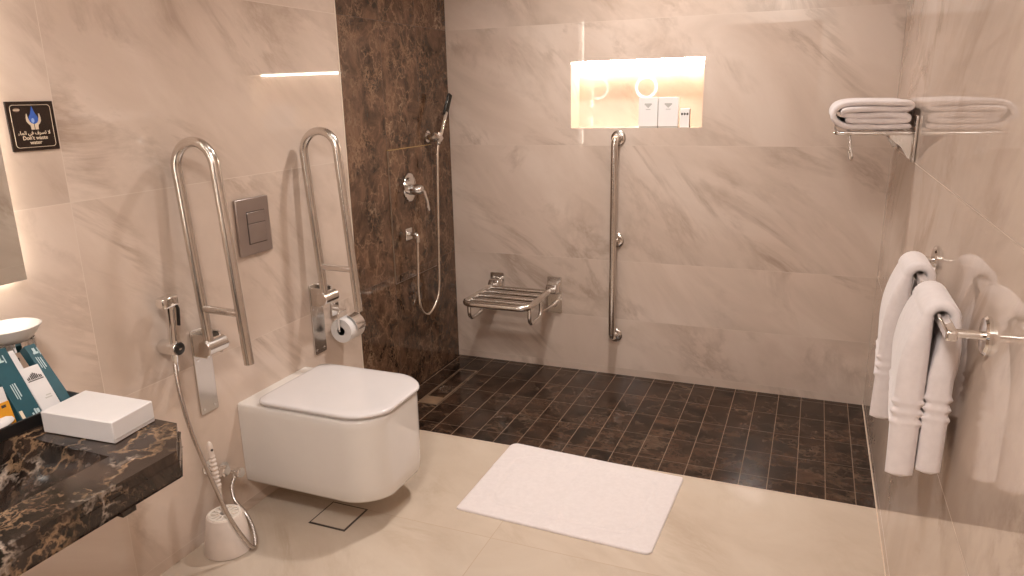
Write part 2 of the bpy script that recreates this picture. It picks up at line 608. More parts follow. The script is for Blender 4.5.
px_, py_, pw_ = ADDED_FILL  # added fixture and lamp, brightens the surfaces facing the camera
t = thing('fill_light', 'added round fill light on the ceiling, unseen behind the camera', 'ceiling light', (px_, py_, H))
MB().lathe([(0.23, 0), (0.23, -0.035), (0.222, -0.040), (0.21, -0.038), (0.21, 0), (0.23, 0)], (px_, py_, H), seg=48).build('rim', M['chrome'], t)
MB().cyl((px_, py_, H-0.030), (px_, py_, H-0.0005), 0.208, 48).build('diffuser', M['lamp'], t)
ld = bpy.data.lights.new('fill_lamp', 'AREA')
ld.shape = 'DISK'
ld.size = 0.41
ld.energy = pw_
ld.color = LAMP_COL
lo = bpy.data.objects.new('fill_lamp', ld)
COL.objects.link(lo)
lo.location = (px_, py_, H-0.042)

# niche light strip along the top of the niche, at the back
t = thing('light_strip', 'glowing warm white strip light along the top of the wall niche', 'light', (1.035, 0.13, NZ1))
MB().box((NX0+0.002, 0.1385, NZ1-0.012), (NX1-0.002, 0.1445, NZ1-0.0005)).build('channel', M['chrome'], t)
MB().box((NX0+0.004, 0.118, NZ1-0.010), (NX1-0.004, 0.138, NZ1-0.0005)).build('diffuser', M['strip'], t)

# ------------------------------------------------------------------ vanity (carved marble top with sloped basin)
VX, VY0, VY1, VZ = 0.70, -3.78, -2.565, 0.80
t = thing('vanity_counter', 'dark brown veined marble vanity top with a carved sink at lower left', 'vanity counter', (0, -3.1, 0.60))
bx0, bx1, by0, by1 = 0.305, 0.588, -3.35, -2.733
mb = MB()
sl = 0.024   # slab thickness
def slab(mb, pts, z0, z1):
    mb.poly(pts, (0, 0, z0), (1, 0, 0), (0, 1, 0), z1-z0)
slab(mb, [(0, VY0), (VX, VY0), (VX, by0), (0, by0)], VZ-sl, VZ)
slab(mb, [(0, by0), (bx0, by0), (bx0, by1), (0, by1)], VZ-sl, VZ)
slab(mb, [(bx1, by0), (VX, by0), (VX, by1), (bx1, by1)], VZ-sl, VZ)
slab(mb, [(0, by1), (VX, by1), (VX, VY1-0.10), (VX-0.105, VY1), (0, VY1)], VZ-sl, VZ)
mb.build('countertop', M['vanity'], t)
# apron below the slab, a little proud at the end
ap = MB()
o2 = 0.005
def apron(a, b, th=0.022):
    a, b = Vector((*a, VZ-0.062)), Vector((*b, VZ-0.062))
    d = (b-a).normalized()
    n = Vector((-d.y, d.x, 0))
    ap.obox(a, b-a, n*th, (0, 0, 0.062-sl-0.0005))
apron((VX, VY0), (VX, VY1-0.097))
apron((VX, VY1-0.097), (VX-0.105, VY1+o2))
apron((VX-0.105, VY1+o2), (0.002, VY1+o2))
ap.build('apron', M['vanity'], t, bevel=0.002)
# basin: sloping carved walls down to a slot
bs = MB()
zt, zb = VZ-0.002, VZ-0.12
top = [(bx0, by0, zt), (bx1, by0, zt), (bx1, by1, zt), (bx0, by1, zt)]
bot = [(bx0+0.03, by0+0.05, zb), (bx1-0.05, by0+0.05, zb), (bx1-0.05, by1-0.15, zb), (bx0+0.03, by1-0.15, zb)]
tv = [bs.bm.verts.new(p) for p in top]
bv = [bs.bm.verts.new(p) for p in bot]
for k in range(4):
    bs.bm.faces.new((tv[k], tv[(k+1) % 4], bv[(k+1) % 4], bv[k]))
bs.bm.faces.new(bv)
b_ = bs.build('basin', M['vanity'], t)
so = b_.modifiers.new('thickness', 'SOLIDIFY')
so.thickness = 0.012
so.offset = 1
MB().box((0.003, -2.725, 0.672), (0.585, -2.690, 0.737)).box((0.535, -2.725, 0.650), (0.585, -2.690, 0.672)).build('bracket', M['vanity'], t, bevel=0.002)

# ------------------------------------------------------------------ lit mirror and ring mirror
MY0, MY1, MZ0, MZ1 = -3.66, -2.467, 1.068, 2.09
t = thing('wall_mirror', 'edge-lit rectangular mirror on the left wall above the vanity', 'mirror', (0, -3.05, MZ0))
MB().box((0.0, MY0+0.03, MZ0+0.03), (0.024, MY1-0.03, MZ1-0.03)).build('backing', M['dark_metal'], t)
ls = MB()
for a, b in (((MY0+0.012, MZ0+0.012), (MY1-0.012, MZ0+0.022)), ((MY0+0.012, MZ1-0.022), (MY1-0.012, MZ1-0.012)),
             ((MY0+0.012, MZ0+0.022), (MY0+0.022, MZ1-0.022)), ((MY1-0.022, MZ0+0.022), (MY1-0.012, MZ1-0.022))):
    ls.box((0.008, a[0], a[1]), (0.0245, b[0], b[1]))
ls.build('edge_light', M['mirror_strip'], t)
MB().box((0.025, MY0, MZ0), (0.031, MY1, MZ1)).build('glass', M['mirror'], t, bevel=0.001)
rc = Vector((0.276, -3.5, 1.548))
t = thing('magnifying_mirror', 'round magnifying mirror with a glowing ring on a wall arm', 'mirror', (0.031, -3.56, 1.50))
MB().cyl((0.032, -3.56, 1.50), (0.045, -3.56, 1.50), 0.03, ch=0.003).build('wall_base', M['chrome'], t)
MB().tube(fillet([(0.045, -3.56, 1.50), (0.10, -3.59, 1.50), (0.20, -3.54, 1.50), (0.262, -3.512, 1.548)], 0.02), 0.007).build('arm', M['chrome'], t)
nrm = Vector((0.12, 1, 0)).normalized()
MB().lathe([(0, -0.012), (0.112, -0.012), (0.116, -0.008), (0.116, 0.004), (0.112, 0.006), (0.108, 0.002), (0, 0.002)], rc, nrm, 40).build('frame', M['chrome'], t)
MB().lathe([(0.088, 0.002), (0.108, 0.002), (0.106, 0.007), (0.09, 0.007), (0.088, 0.002)], rc, nrm, 40).build('light_ring', M['ring'], t)
MB().cyl(rc+nrm*0.0025, rc+nrm*0.005, 0.087, 40).build('glass', M['mirror'], t)

# ------------------------------------------------------------------ water saving sign
t = thing('wall_sign', 'small dark brown water-saving sign with a blue drop above the vanity', 'sign', (0, -2.358, 1.388))
y0, y1, z0, z1 = -2.421, -2.295, 1.387, 1.511
MB().box((0.0005, y0, z0), (0.005, y1, z1)).build('plate', M['sign'], t, bevel=0.001)
yc, zc = (y0+y1)/2, (z0+z1)/2
def rrect(hw, hh, r, n=5):
    return [(p.x, p.y) for p in fillet([(-hw, -hh, 0), (hw, -hh, 0), (hw, hh, 0), (-hw, hh, 0)], r, n, True)]
MB().tube([(0.0056, yc+a, zc+b) for a, b in rrect(0.053, 0.053, 0.008)], 0.0006, 6, True).build('border_line', M['sign_print'], t)
drop = [(0.0, 0.026)]+[(0.0125*math.cos(a), -0.004+0.0125*math.sin(a)) for a in [math.radians(35-k*12.5) for k in range(21)]]
drop = [(0.0, 0.028), (-0.006, 0.010)]+[(-0.0125*math.cos(a), -0.004+0.0125*math.sin(a)) for a in [math.radians(25+ -k*11.5) for k in range(21)]]+[(0.006, 0.010)]
MB().poly(drop, (0.0052, yc+0.0035, zc+0.022), (0, 1, 0), (0, 0, 1), 0.0008).build('water_drop', M['blue'], t)
MB().poly([(0.004*math.cos(k*PI/8), 0.006*math.sin(k*PI/8)) for k in range(16)], (0.0058, yc+0.001, zc+0.014), (0, 1, 0), (0, 0, 1), 0.0005).build('drop_highlight', M['blue_light'], t)
hand = [(-0.001, -0.024), (-0.001, -0.010), (-0.006, -0.006), (-0.012, -0.001), (-0.0145, 0.007), (-0.0155, 0.016), (-0.0175, 0.016), (-0.0195, 0.006),
        (-0.0195, -0.002), (-0.016, -0.008), (-0.0105, -0.013), (-0.0095, -0.024)]
for sgn in (1, -1):
    pts = [(a*sgn, b) for a, b in hand]
    MB().poly(pts if sgn < 0 else pts[::-1], (0.0052, yc+0.0035, zc+0.015), (0, 1, 0), (0, 0, 1), 0.0006).build('cupped_hand', M['sign_print'], t)
EX, EZ = (0, 1, 0), (0, 0, 1)
arab = [0xFEFC, 0x20, 0xFE97, 0xFEB4, 0xFEAE, 0xFED1, 0x20, 0xFED3, 0xFEF2, 0x20, 0xFE8D, 0xFEDF, 0xFEE4, 0xFE8E, 0xFE80]
arab[0] = 0xFEFB
text_mesh(''.join(chr(c) for c in arab[::-1]), 0.0125, (0.0054, yc, zc-0.021), EX, EZ, M['sign_print'], 'arabic_lettering', t, bold=0.0002)
text_mesh("Don't waste", 0.0135, (0.0054, yc, zc-0.034), EX, EZ, M['sign_print'], 'lettering', t, bold=0.0002)
text_mesh("water", 0.0135, (0.0054, yc, zc-0.0455), EX, EZ, M['sign_print'], 'lettering', t, bold=0.0002)
MB().poly([(0.009*math.cos(k*PI/12), 0.005*math.sin(k*PI/12)) for k in range(24)], (0.0052, y0+0.026, z1-0.021), EX, EZ, 0.0005).build('oval_badge', M['sign_brown'], t)
MB().box((0.0055, y0+0.018, z1-0.0225), (0.0062, y0+0.034, z1-0.0195)).build('badge_bar', M['sign_print'], t)

# ------------------------------------------------------------------ soap dish
t = thing('soap_dish', 'frosted white glass soap dish on a chrome wall holder at left', 'soap dish', (0, -2.575, 0.93))
dc = (0.085, -2.572, 0.938)
MB().lathe([(0, 0), (0.03, 0), (0.045, 0.006), (0.058, 0.020), (0.070, 0.038), (0.072, 0.041), (0.069, 0.042), (0.055, 0.025), (0.042, 0.012), (0, 0.009)], dc, seg=40).build('dish', M['frost'], t)
MB().box((0, -2.605, 0.905), (0.012, -2.545, 0.945)).build('wall_plate', M['chrome'], t, bevel=0.003)
MB().box((0.012, -2.583, 0.922), (0.033, -2.567, 0.926)).tube([(0.085+0.052*math.cos(k*PI/16), -2.572+0.052*math.sin(k*PI/16), 0.934) for k in range(32)], 0, closed=True, sq=(0.003, 0.022)).build('holder', M['chrome'], t)

# ------------------------------------------------------------------ things on the counter
TB = thing('amenity_tray', 'shallow black tray of toiletries on the marble vanity top', 'tray', (0.21, -2.75, VZ))
mb = MB()
tx0, tx1, ty0, ty1, th = 0.10, 0.306, -2.95, -2.572, 0.035
mb.box((tx0, ty0, VZ), (tx1, ty1, VZ+0.006))
mb.box((tx0, ty0, VZ+0.006), (tx0+0.006, ty1, VZ+0.10)).box((tx1-0.006, ty0, VZ+0.006), (tx1, ty1, VZ+0.028))
mb.box((tx0+0.006, ty0, VZ+0.006), (tx1-0.006, ty0+0.006, VZ+th)).box((tx0+0.006, ty1-0.006, VZ+0.006), (tx1-0.006, ty1, VZ+th))
mb.build('tray_body', M['black'], TB, bevel=0.0015)


def leaning(name, label, cat, x, z, ya, yb, tilt, L, D, m, group=None):
    """carton leaning back towards the wall: lower front edge at (x, z)"""
    eu = Vector((-math.sin(tilt), 0, math.cos(tilt)))
    en = Vector((math.cos(tilt), 0, math.sin(tilt)))
    o = Vector((x, ya, z))
    t = thing(name, label, cat, (x-0.02, (ya+yb)/2, VZ+0.006), group)
    MB().obox(o-en*D, en*D, (0, yb-ya, 0), eu*L).build('carton', m, t, bevel=0.0012)
    return t, o, eu, en


def marks(t, o, eu, en, wd, items, m, name):
    mb = MB()
    for a, b, w_, h_ in items:       # across, along, width, height as fractions/metres
        mb.obox(o+en*0.0004+Vector((0, a*wd, 0))+eu*b, (0, w_*wd, 0), eu*h_, en*0.0004)
    return mb.build(name, m, t)


t, o, eu, en = leaning('toothbrush_carton', 'teal carton nearest the left edge, leaning in the black tray', 'carton', 0.2865, 0.812, -2.703, -2.655, math.radians(30), 0.178, 0.026, M['teal'], 'teal cartons')
marks(t, o, eu, en, 0.048, [(0.70, 0.006, 0.08, 0.016), (0.55, 0.006, 0.08, 0.008), (0.80, 0.010, 0.12, 0.010)], M['teal_print'], 'bottom_print')
marks(t, o, eu, en, 0.048, [(0.05, 0.004, 0.15, 0.024)], M['sign_print'], 'barcode_patch')
marks(t, o, eu, en, 0.048, [(0.30, 0.055, 0.04, 0.036), (0.40, 0.052, 0.04, 0.040), (0.50, 0.058, 0.05, 0.034)], M['teal_print'], 'lettering')
marks(t, o, eu, en, 0.048, [(0.32, 0.146, 0.30, 0.004), (0.40, 0.150, 0.14, 0.012), (0.66, 0.142, 0.05, 0.020)], M['teal_print'], 'crest')
t, o, eu, en = leaning('toothbrush_carton', 'teal carton behind the white cartons, leaning right of them in the tray', 'carton', 0.281, 0.812, -2.602, -2.576, math.radians(37), 0.17, 0.026, M['teal'], 'teal cartons')
marks(t, o, eu, en, 0.030, [(0.25, 0.105, 0.06, 0.030), (0.40, 0.100, 0.06, 0.034), (0.55, 0.104, 0.08, 0.028)], M['teal_print'], 'lettering')
marks(t, o, eu, en, 0.030, [(0.30, 0.143, 0.40, 0.005), (0.38, 0.147, 0.2, 0.012), (0.75, 0.138, 0.06, 0.020)], M['teal_print'], 'crest')
t, o, eu, en = leaning('toiletry_carton', 'white carton with a dark crest leaning between the teal cartons', 'carton', 0.279, 0.812, -2.650, -2.604, math.radians(31), 0.115, 0.028, M['card'], 'white cartons in the tray')
fan = []
for k, a in ((0.16, 0.085), (0.24, 0.087), (0.34, 0.090), (0.42, 0.093), (0.50, 0.095), (0.58, 0.093), (0.66, 0.090), (0.76, 0.087), (0.84, 0.085)):
    fan.append((k-0.03, 0.083, 0.055, a-0.083+0.004))
marks(t, o, eu, en, 0.046, fan+[(0.12, 0.079, 0.78, 0.0022)], M['ink'], 'crest')
marks(t, o, eu, en, 0.046, [(0.45, 0.030, 0.35, 0.003), (0.55, 0.036, 0.25, 0.003)], M['ink_light'], 'lettering')
t, o, eu, en = leaning('toiletry_carton', 'plain white carton tucked behind the crested white carton', 'carton', 0.2485, 0.8065, -2.664, -2.620, math.radians(31), 0.160, 0.016, M['card'], 'white cartons in the tray')
t, o, eu, en = leaning('shampoo_carton', 'yellow and white carton at the left edge, standing in the black tray', 'carton', 0.278, 0.818, -2.775, -2.713, math.radians(14), 0.085, 0.030, M['card'])
MB().obox(o+en*0.0003, (0, 0.062, 0), eu*0.052, en*0.0008).build('yellow_band', M['yellow'], t)
marks(t, o+en*0.001, eu, en, 0.062, [(0.70, 0.040, 0.16, 0.006), (0.45, 0.040, 0.18, 0.006)], M['ink'], 'lettering')
MB().lathe([(0, -0.010), (0.020, -0.010), (0.030, -0.006), (0.034, 0), (0.030, 0.006), (0.020, 0.010), (0, 0.010)], (0, 0, 0), seg=28, sc=(0.75, 1.25))
sb = MB().lathe([(0, -0.010), (0.020, -0.010), (0.030, -0.006), (0.034, 0), (0.030, 0.006), (0.020, 0.010), (0, 0.010)], (0.268, -2.755, VZ+0.030), (0.25, 0, 1), 28, (0.75, 1.3))
so_ = tag(sb.build('soap_bar', M['card'], origin=(0.268, -2.755, VZ+0.02)), 'small wrapped white soap lying in the front of the black tray', 'soap')
MB().obox((0.262, -2.765, VZ+0.0416), (0.014, 0, -0.0035), (0, 0.022, 0), (0.0001, 0, 0.0008)).build('printed_mark', M['ink_light'], so_)

t = thing('tissue_box', 'flat white tissue box lying on the corner of the marble vanity', 'box', (0.443, -2.632, VZ))
q = [(0.350, -2.703), (0.553, -2.690), (0.540, -2.574), (0.334, -2.580)]
MB().loft([[(a, b, VZ+0.0005) for a, b in q], [(a*1.0, b, VZ+0.05) for a, b in q]]).build('box_body', M['card'], t, bevel=0.0025)
MB().loft([[(0.5536, -2.6875, VZ+0.010), (0.5414, -2.577, VZ+0.010), (0.5414, -2.577, VZ+0.0112), (0.5536, -2.6875, VZ+0.0112)],
           [(0.5543, -2.6875, VZ+0.010), (0.5421, -2.577, VZ+0.010), (0.5421, -2.577, VZ+0.0112), (0.5543, -2.6875, VZ+0.0112)]]).build('end_flap_seam', M['ink_light'], t)

# ------------------------------------------------------------------ bidet sprayer
t = thing('bidet_sprayer', 'chrome handheld bidet sprayer with long braided hose left of the toilet', 'bidet sprayer', (0, -2.066, 0.70))
bz, by = 0.747, -2.066
MB().lathe([(0.024, 0.0), (0.025, 0.003), (0.024, 0.030), (0.023, 0.066), (0.021, 0.070)], (0, by, bz), (1, 0, 0)).build('wall_holder', M['chrome'], t)
MB().lathe([(0, 0), (0.019, 0), (0.019, 0.004), (0.015, 0.006), (0, 0.006)], (0.070, by, bz), (1, 0, 0)).build('end_cap', M['black'], t)
MB().box((0.0755, by-0.006, bz-0.003), (0.0765, by+0.006, bz+0.003)).build('cap_mark', M['chrome'], t)
hd = MB()
hd.tube([(0.050, by-0.006, bz-0.045), (0.050, by-0.004, bz+0.02), (0.052, by, bz+0.085), (0.054, by, bz+0.150)], [0.010, 0.0135, 0.0125, 0.0125], 18)
hd.build('spray_handle', M['chrome'], t)
hh = MB()
hh.obox((0.035, by-0.036, bz+0.136), (0.038, 0, 0), (0, 0.060, 0.004), (0, -0.002, 0.034))
hh.build('spray_head', M['chrome'], t, bevel=0.006, seg=3)
MB().tube(fillet([(0.056, by+0.018, bz+0.150), (0.060, by+0.026, bz+0.125), (0.058, by+0.022, bz+0.070)], 0.01), 0, sq=(0.010, 0.005)).build('trigger', M['black'], t)
hp = spline([(0.050, by-0.006, bz-0.045), (0.066, -2.088, 0.65), (0.09, -2.102, 0.575), (0.115, -2.104, 0.475), (0.145, -2.092, 0.345), (0.178, -2.066, 0.178),
             (0.200, -2.030, 0.066), (0.205, -2.004, 0.022), (0.197, -1.982, 0.026), (0.174, -1.960, 0.052), (0.130, -1.938, 0.088), (0.084, -1.938, 0.137), (0.058, -1.920, 0.172), (0.050, -1.897, 0.196), (0.050, -1.893, 0.205)], 8)
MB().tube(hp, 0.0068, 12).build('hose', M['hose'], t)
MB().cyl((0.050, by-0.006, bz-0.075), (0.050, by-0.006, bz-0.040), 0.009, 16).build('hose_nut', M['chrome'], t)

# angle valves on the wall
t = thing('angle_valve', 'lower chrome angle valve feeding the bidet hose, toilet side', 'valve', (0, -1.893, 0.222), 'chrome angle valves')
MB().lathe([(0.026, 0), (0.026, 0.004), (0.014, 0.009), (0.010, 0.012)], (0, -1.893, 0.222), (1, 0, 0)).build('flange', M['chrome'], t)
MB().cyl((0.010, -1.893, 0.222), (0.066, -1.893, 0.222), 0.011, 18, 0.001).cyl((0.050, -1.893, 0.199), (0.050, -1.893, 0.222), 0.010, 18).build('valve_body', M['chrome'], t)
MB().lathe([(0.0, 0), (0.017, 0), (0.019, 0.003), (0.019, 0.017), (0.016, 0.020), (0, 0.020)], (0.066, -1.893, 0.222), (1, 0, 0), 10).build('knob', M['chrome'], t)
dup(t, (0, -1.957, 0.262), 'upper chrome angle valve behind the brush handle, vanity side')

# ------------------------------------------------------------------ toilet brush and holder
bc = (0.105, -2.012, 0)
t = thing('brush_holder', 'tapered off-white toilet brush pot on the floor beside the toilet', 'brush holder', bc)
MB().lathe([(0.074, 0), (0.080, 0.003), (0.079, 0.012), (0.061, 0.130), (0.058, 0.134), (0.053, 0.134), (0.053, 0.120), (0.0, 0.118)], bc, seg=40).build('pot', M['plastic'], t)
ld_ = MB()
ld_.lathe([(0.046, 0.130), (0.053, 0.130), (0.053, 0.1365), (0.046, 0.1365), (0.046, 0.130)], bc, seg=40)
ld_.lathe([(0.014, 0.130), (0.020, 0.130), (0.020, 0.1375), (0.014, 0.1375), (0.014, 0.130)], bc, seg=24)
for k in range(12):
    a = k*PI/6
    ld_.obox(Vector((bc[0], bc[1], 0.131))+Vector((math.cos(a), math.sin(a), 0))*0.019-Vector((-math.sin(a), math.cos(a), 0))*0.003,
             Vector((math.cos(a), math.sin(a), 0))*0.028, Vector((-math.sin(a), math.cos(a), 0))*0.006, (0, 0, 0.0055))
ld_.build('slotted_lid', plain('white slotted lid plastic', (0.84, 0.76, 0.68), 0.35), t)
t = thing('toilet_brush', 'toilet brush with ribbed white handle standing in the pot', 'toilet brush', (0.104, -2.012, 0.12))
p0, p1 = Vector((0.105, -2.012, 0.125)), Vector((0.088, -2.020, 0.405))
MB().tube([p0, p0.lerp(p1, 0.4)], [0.0065, 0.0065], 12).build('shaft', M['plastic'], t)
pts, rr = [], []
N = 46
for k in range(N+1):
    f = 0.36+0.64*k/N
    pts.append(p0.lerp(p1, f))
    r = 0.0095
    if 0.05 < k/N < 0.70:
        r += 0.0018*(1 if k % 4 < 2 else -1)
    if k/N > 0.9:
        r *= math.sqrt(max(0.05, 1-((k/N-0.9)/0.1)**2))
    if k/N < 0.04:
        r = 0.007
    rr.append(r)
MB().tube(pts, rr, 14).build('handle', M['plastic'], t)
MB().cyl(p0.lerp(p1, 0.90)+Vector((0.0085, -0.002, 0)), p0.lerp(p1, 0.90)+Vector((0.0105, -0.0025, 0)), 0.0045, 14).build('hanging_hole', M['ink'], t)

# ------------------------------------------------------------------ toilet
def toilet_outline(x0, x1, yc, hw, rf, rb, z, inset=0.0, n=9, bow=0.0):
    x1 -= inset
    hw -= inset
    pts = [(x0, yc-hw, 0), (x1-bow, yc-hw, 0), (x1-bow, yc+hw, 0), (x0, yc+hw, 0)]
    fl = fillet(pts, [rb, rf, rf, rb], n, True)
    out = []
    for p in fl:
        f = max(0, min(1, (p.x-(x1-bow-rf))/rf))
        out.append((p.x+bow*(1-((p.y-yc)/hw)**2)*f, p.y, z))
    return out


ty, thw = -1.588, 0.202
t = thing('toilet', 'white wall-hung toilet with closed lid in the centre left', 'toilet', (0, ty, 0.114))
lv = [(0.114, 0.024), (0.1145, 0.016), (0.118, 0.007), (0.127, 0.003), (0.165, 0.001), (0.24, 0.0), (0.40, 0.0), (0.424, 0.0005), (0.4305, 0.004), (0.432, 0.010)]
MB().loft([toilet_outline(0.0, 0.584, ty, thw, 0.112, 0.004, z, i_, bow=0.028) for z, i_ in lv]).build('bowl', M['ceramic'], t, smooth=50)
MB().loft([toilet_outline(0.095, 0.588, ty+0.004, thw-0.001, 0.11, 0.03, z, i_, bow=0.03) for z, i_ in [(0.4325, 0.012), (0.434, 0.007), (0.440, 0.006), (0.4415, 0.009)]]).build('seat', M['lid'], t, smooth=50)
lvl = [(0.4425, 0.010), (0.443, 0.003), (0.446, 0.0), (0.451, 0.0), (0.4555, 0.003), (0.4575, 0.008), (0.4585, 0.03), (0.459, 0.07)]
MB().loft([toilet_outline(0.083+(0.3*i_), 0.593, ty+0.004, thw+0.003, 0.112, 0.04, z, i_, bow=0.032) for z, i_ in lvl]).build('lid', M['lid'], t, smooth=50)
for s in (-1, 1):
    MB().cyl((0.085, ty+s*0.075-0.02, 0.438), (0.085, ty+s*0.075+0.02, 0.438), 0.0075, 16).build('hinge', M['chrome'], t)

# flush plate
t = thing('flush_plate', 'square brushed grey flush plate on the wall above the toilet', 'flush plate', (0, -1.607, 0.957))
MB().box((0.0003, -1.691, 0.957), (0.013, -1.524, 1.162)).build('plate', M['plate'], t, bevel=0.003)
MB().box((0.0131, -1.645, 0.995), (0.0136, -1.551, 1.114)).build('button_recess', M['ink'], t)
MB().box((0.0137, -1.642, 1.071), (0.0165, -1.554, 1.111)).build('button', M['plate'], t, bevel=0.001)
MB().box((0.0137, -1.642, 0.998), (0.0165, -1.554, 1.069)).build('button', M['plate'], t, bevel=0.001)

# ------------------------------------------------------------------ fold-up grab rails
def grab_rail(yc, yp, label):
    t = thing('grab_rail', label, 'grab rail', (0, yc, 0.458), 'fold-up grab rails beside the toilet')
    pl = MB().poly(rrect(0.0395, 0.152, 0.008), (0, yc, 0.61), EX, EZ, 0.006).build('wall_plate', M['steel'], t, bevel=0.001)
    for z in (0.475, 0.655):
        for s in (-1, 1):
            MB().lathe([(0, 0), (0.006, 0), (0.005, 0.0015), (0, 0.002)], (0.006, yc+s*0.024, z), (1, 0, 0), 14).build('screw', M['chrome'], pl)
    MB().box((0.006, yc-0.037, 0.672), (0.062, yc-0.030, 0.752)).build('hinge_bracket', M['steel'], t, bevel=0.004)
    MB().box((0.006, yc+0.030, 0.672), (0.062, yc+0.037, 0.752)).build('hinge_bracket', M['steel'], t, bevel=0.004)
    MB().cyl((0.070, yc-0.052, 0.712), (0.070, yc+0.036, 0.712), 0.027, 28, 0.003).build('hinge_barrel', M['steel'], t)
    R = 0.016
    p = fillet([(0.072, yp, 0.715), (0.030, yp, 1.374), (0.186, yp, 1.390), (0.232, yp, 0.672)], [0, 0.083, 0.083, 0], 12)
    MB().tube(p, R, 20).build('rail', M['steel'], t)
    MB().tube([(0.064, yp, 0.845), (0.220, yp, 0.842)], 0.0125, 16).build('cross_bar', M['steel'], t)
    return t


grab_rail(-1.918, -1.945, 'steel fold-up grab rail nearest the vanity, raised left of the flush plate')
grab_rail(-1.289, -1.318, 'steel fold-up grab rail beside the shower, raised right of the flush plate')

# ------------------------------------------------------------------ toilet roll
t = thing('paper_holder', 'chrome toilet paper holder with curved cover below the far grab rail', 'toilet paper holder', (0, -1.165, 0.60))
MB().box((0.0, -1.195, 0.590), (0.010, -1.145, 0.648)).build('wall_plate', M['chrome'], t, bevel=0.003)
MB().tube(fillet([(0.010, -1.17, 0.622), (0.062, -1.17, 0.622), (0.062, -1.228, 0.622), (0.062, -1.228, 0.537), (0.062, -1.110, 0.537)], 0.010, 6), 0.0042, 12).build('holder_arm', M['chrome'], t)
cv = MB()
cp = [(0.062+0.062*math.cos(a), 0.537+0.062*math.sin(a)) for a in [math.radians(82-k*9) for k in range(10)]]
cv.ribbon(cp, [0.0018]*len(cp), [-1.182, -1.120], 1.0)
cv.build('cover', M['chrome'], t)
t = thing('toilet_roll', 'white toilet paper roll hanging on the chrome wall holder', 'toilet roll', (0.062, -1.165, 0.485))
MB().lathe([(0.019, -0.052), (0.052, -0.052), (0.053, -0.050), (0.053, 0.050), (0.052, 0.052), (0.019, 0.052), (0.019, -0.052)], (0.062, -1.165, 0.537), (0, 1, 0), 40).build('paper', M['paper'], t)
MB().lathe([(0.0175, -0.052), (0.019, -0.052), (0.019, 0.052), (0.0175, 0.052), (0.0175, -0.052)], (0.062, -1.165, 0.537), (0, 1, 0), 30).build('core', plain('brown cardboard', (0.30, 0.20, 0.13), 0.8), t)

# ------------------------------------------------------------------ shower fittings on the dark wall
t = thing('access_panel', 'square brown marble access panel framing the shower controls', 'access panel', (0, -0.447, 0.60))
MB().box((0.0, -0.660, 0.604), (0.006, -0.232, 1.256)).build('stone_face', M['dark_wall'], t)
MB().box((0.0, -0.664, 1.2562), (0.0065, -0.228, 1.2595)).build('lit_edge', plain('golden painted edge light', (0.72, 0.48, 0.20), 0.25, 0.6), t)  # light caught on the panel's top edge, painted as a golden strip
MB().box((0.0, -0.6645, 0.604), (0.005, -0.6602, 1.256)).box((0.0, -0.2318, 0.604), (0.005, -0.229, 1.256)).box((0.0, -0.66, 0.600), (0.005, -0.232, 0.6038)).build('joint', plain('pale joint', (0.24, 0.17, 0.12), 0.5), t)

t = thing('shower_mixer', 'chrome shower mixer with oval plate and lever on dark marble', 'shower mixer', (0.006, -0.482, 1.0))
MB().lathe([(0, 0), (0.056, 0), (0.058, 0.003), (0.056, 0.007), (0.045, 0.009), (0, 0.010)], (0.006, -0.482, 1.062), (1, 0, 0), 40, (1.25, 1.0)).build('oval_plate', M['chrome'], t)
MB().lathe([(0.030, 0), (0.028, 0.030), (0.024, 0.058), (0.018, 0.066), (0, 0.068)], (0.014, -0.482, 1.052), (1, 0, 0), 28).build('body', M['chrome'], t)
MB().tube(fillet([(0.066, -0.482, 1.054), (0.088, -0.478, 1.045), (0.100, -0.470, 0.985), (0.104, -0.466, 0.945)], 0.015), 0, sq=(0.020, 0.009)).build('lever', M['chrome'], t, bevel=0.002)
MB().cyl((0.015, -0.510, 1.105), (0.030, -0.510, 1.105), 0.010, 16, 0.002).build('diverter_button', M['chrome'], t)

t = thing('hose_outlet', 'square chrome wall outlet joining the shower hose below the mixer', 'hose outlet', (0.006, -0.52, 0.82))
MB().box((0.006, -0.550, 0.800), (0.014, -0.490, 0.860)).build('square_plate', M['chrome'], t, bevel=0.003)
MB().tube(fillet([(0.014, -0.520, 0.830), (0.058, -0.520, 0.830), (0.058, -0.520, 0.790)], 0.012), 0.011, 16).build('elbow', M['chrome'], t)

t = thing('shower_bracket', 'chrome round wall bracket holding the hand shower by the corner', 'shower bracket', (0, -0.27, 1.285))
MB().lathe([(0.030, 0), (0.030, 0.006), (0.018, 0.010), (0.014, 0.030)], (0.0, -0.262, 1.300), (1, 0, 0)).build('wall_rose', M['chrome'], t)
MB().lathe([(0, -0.026), (0.022, -0.024), (0.042, -0.012), (0.047, 0), (0.040, 0.009), (0.024, 0.015), (0.016, 0.024), (0, 0.026)], (0.045, -0.262, 1.297), (0.15, 0, 1), 32).build('holder_disc', M['chrome'], t)
MB().cyl((0.070, -0.262, 1.275), (0.070, -0.256, 1.320), 0.015, 18, 0.001).build('cradle', M['chrome'], t)

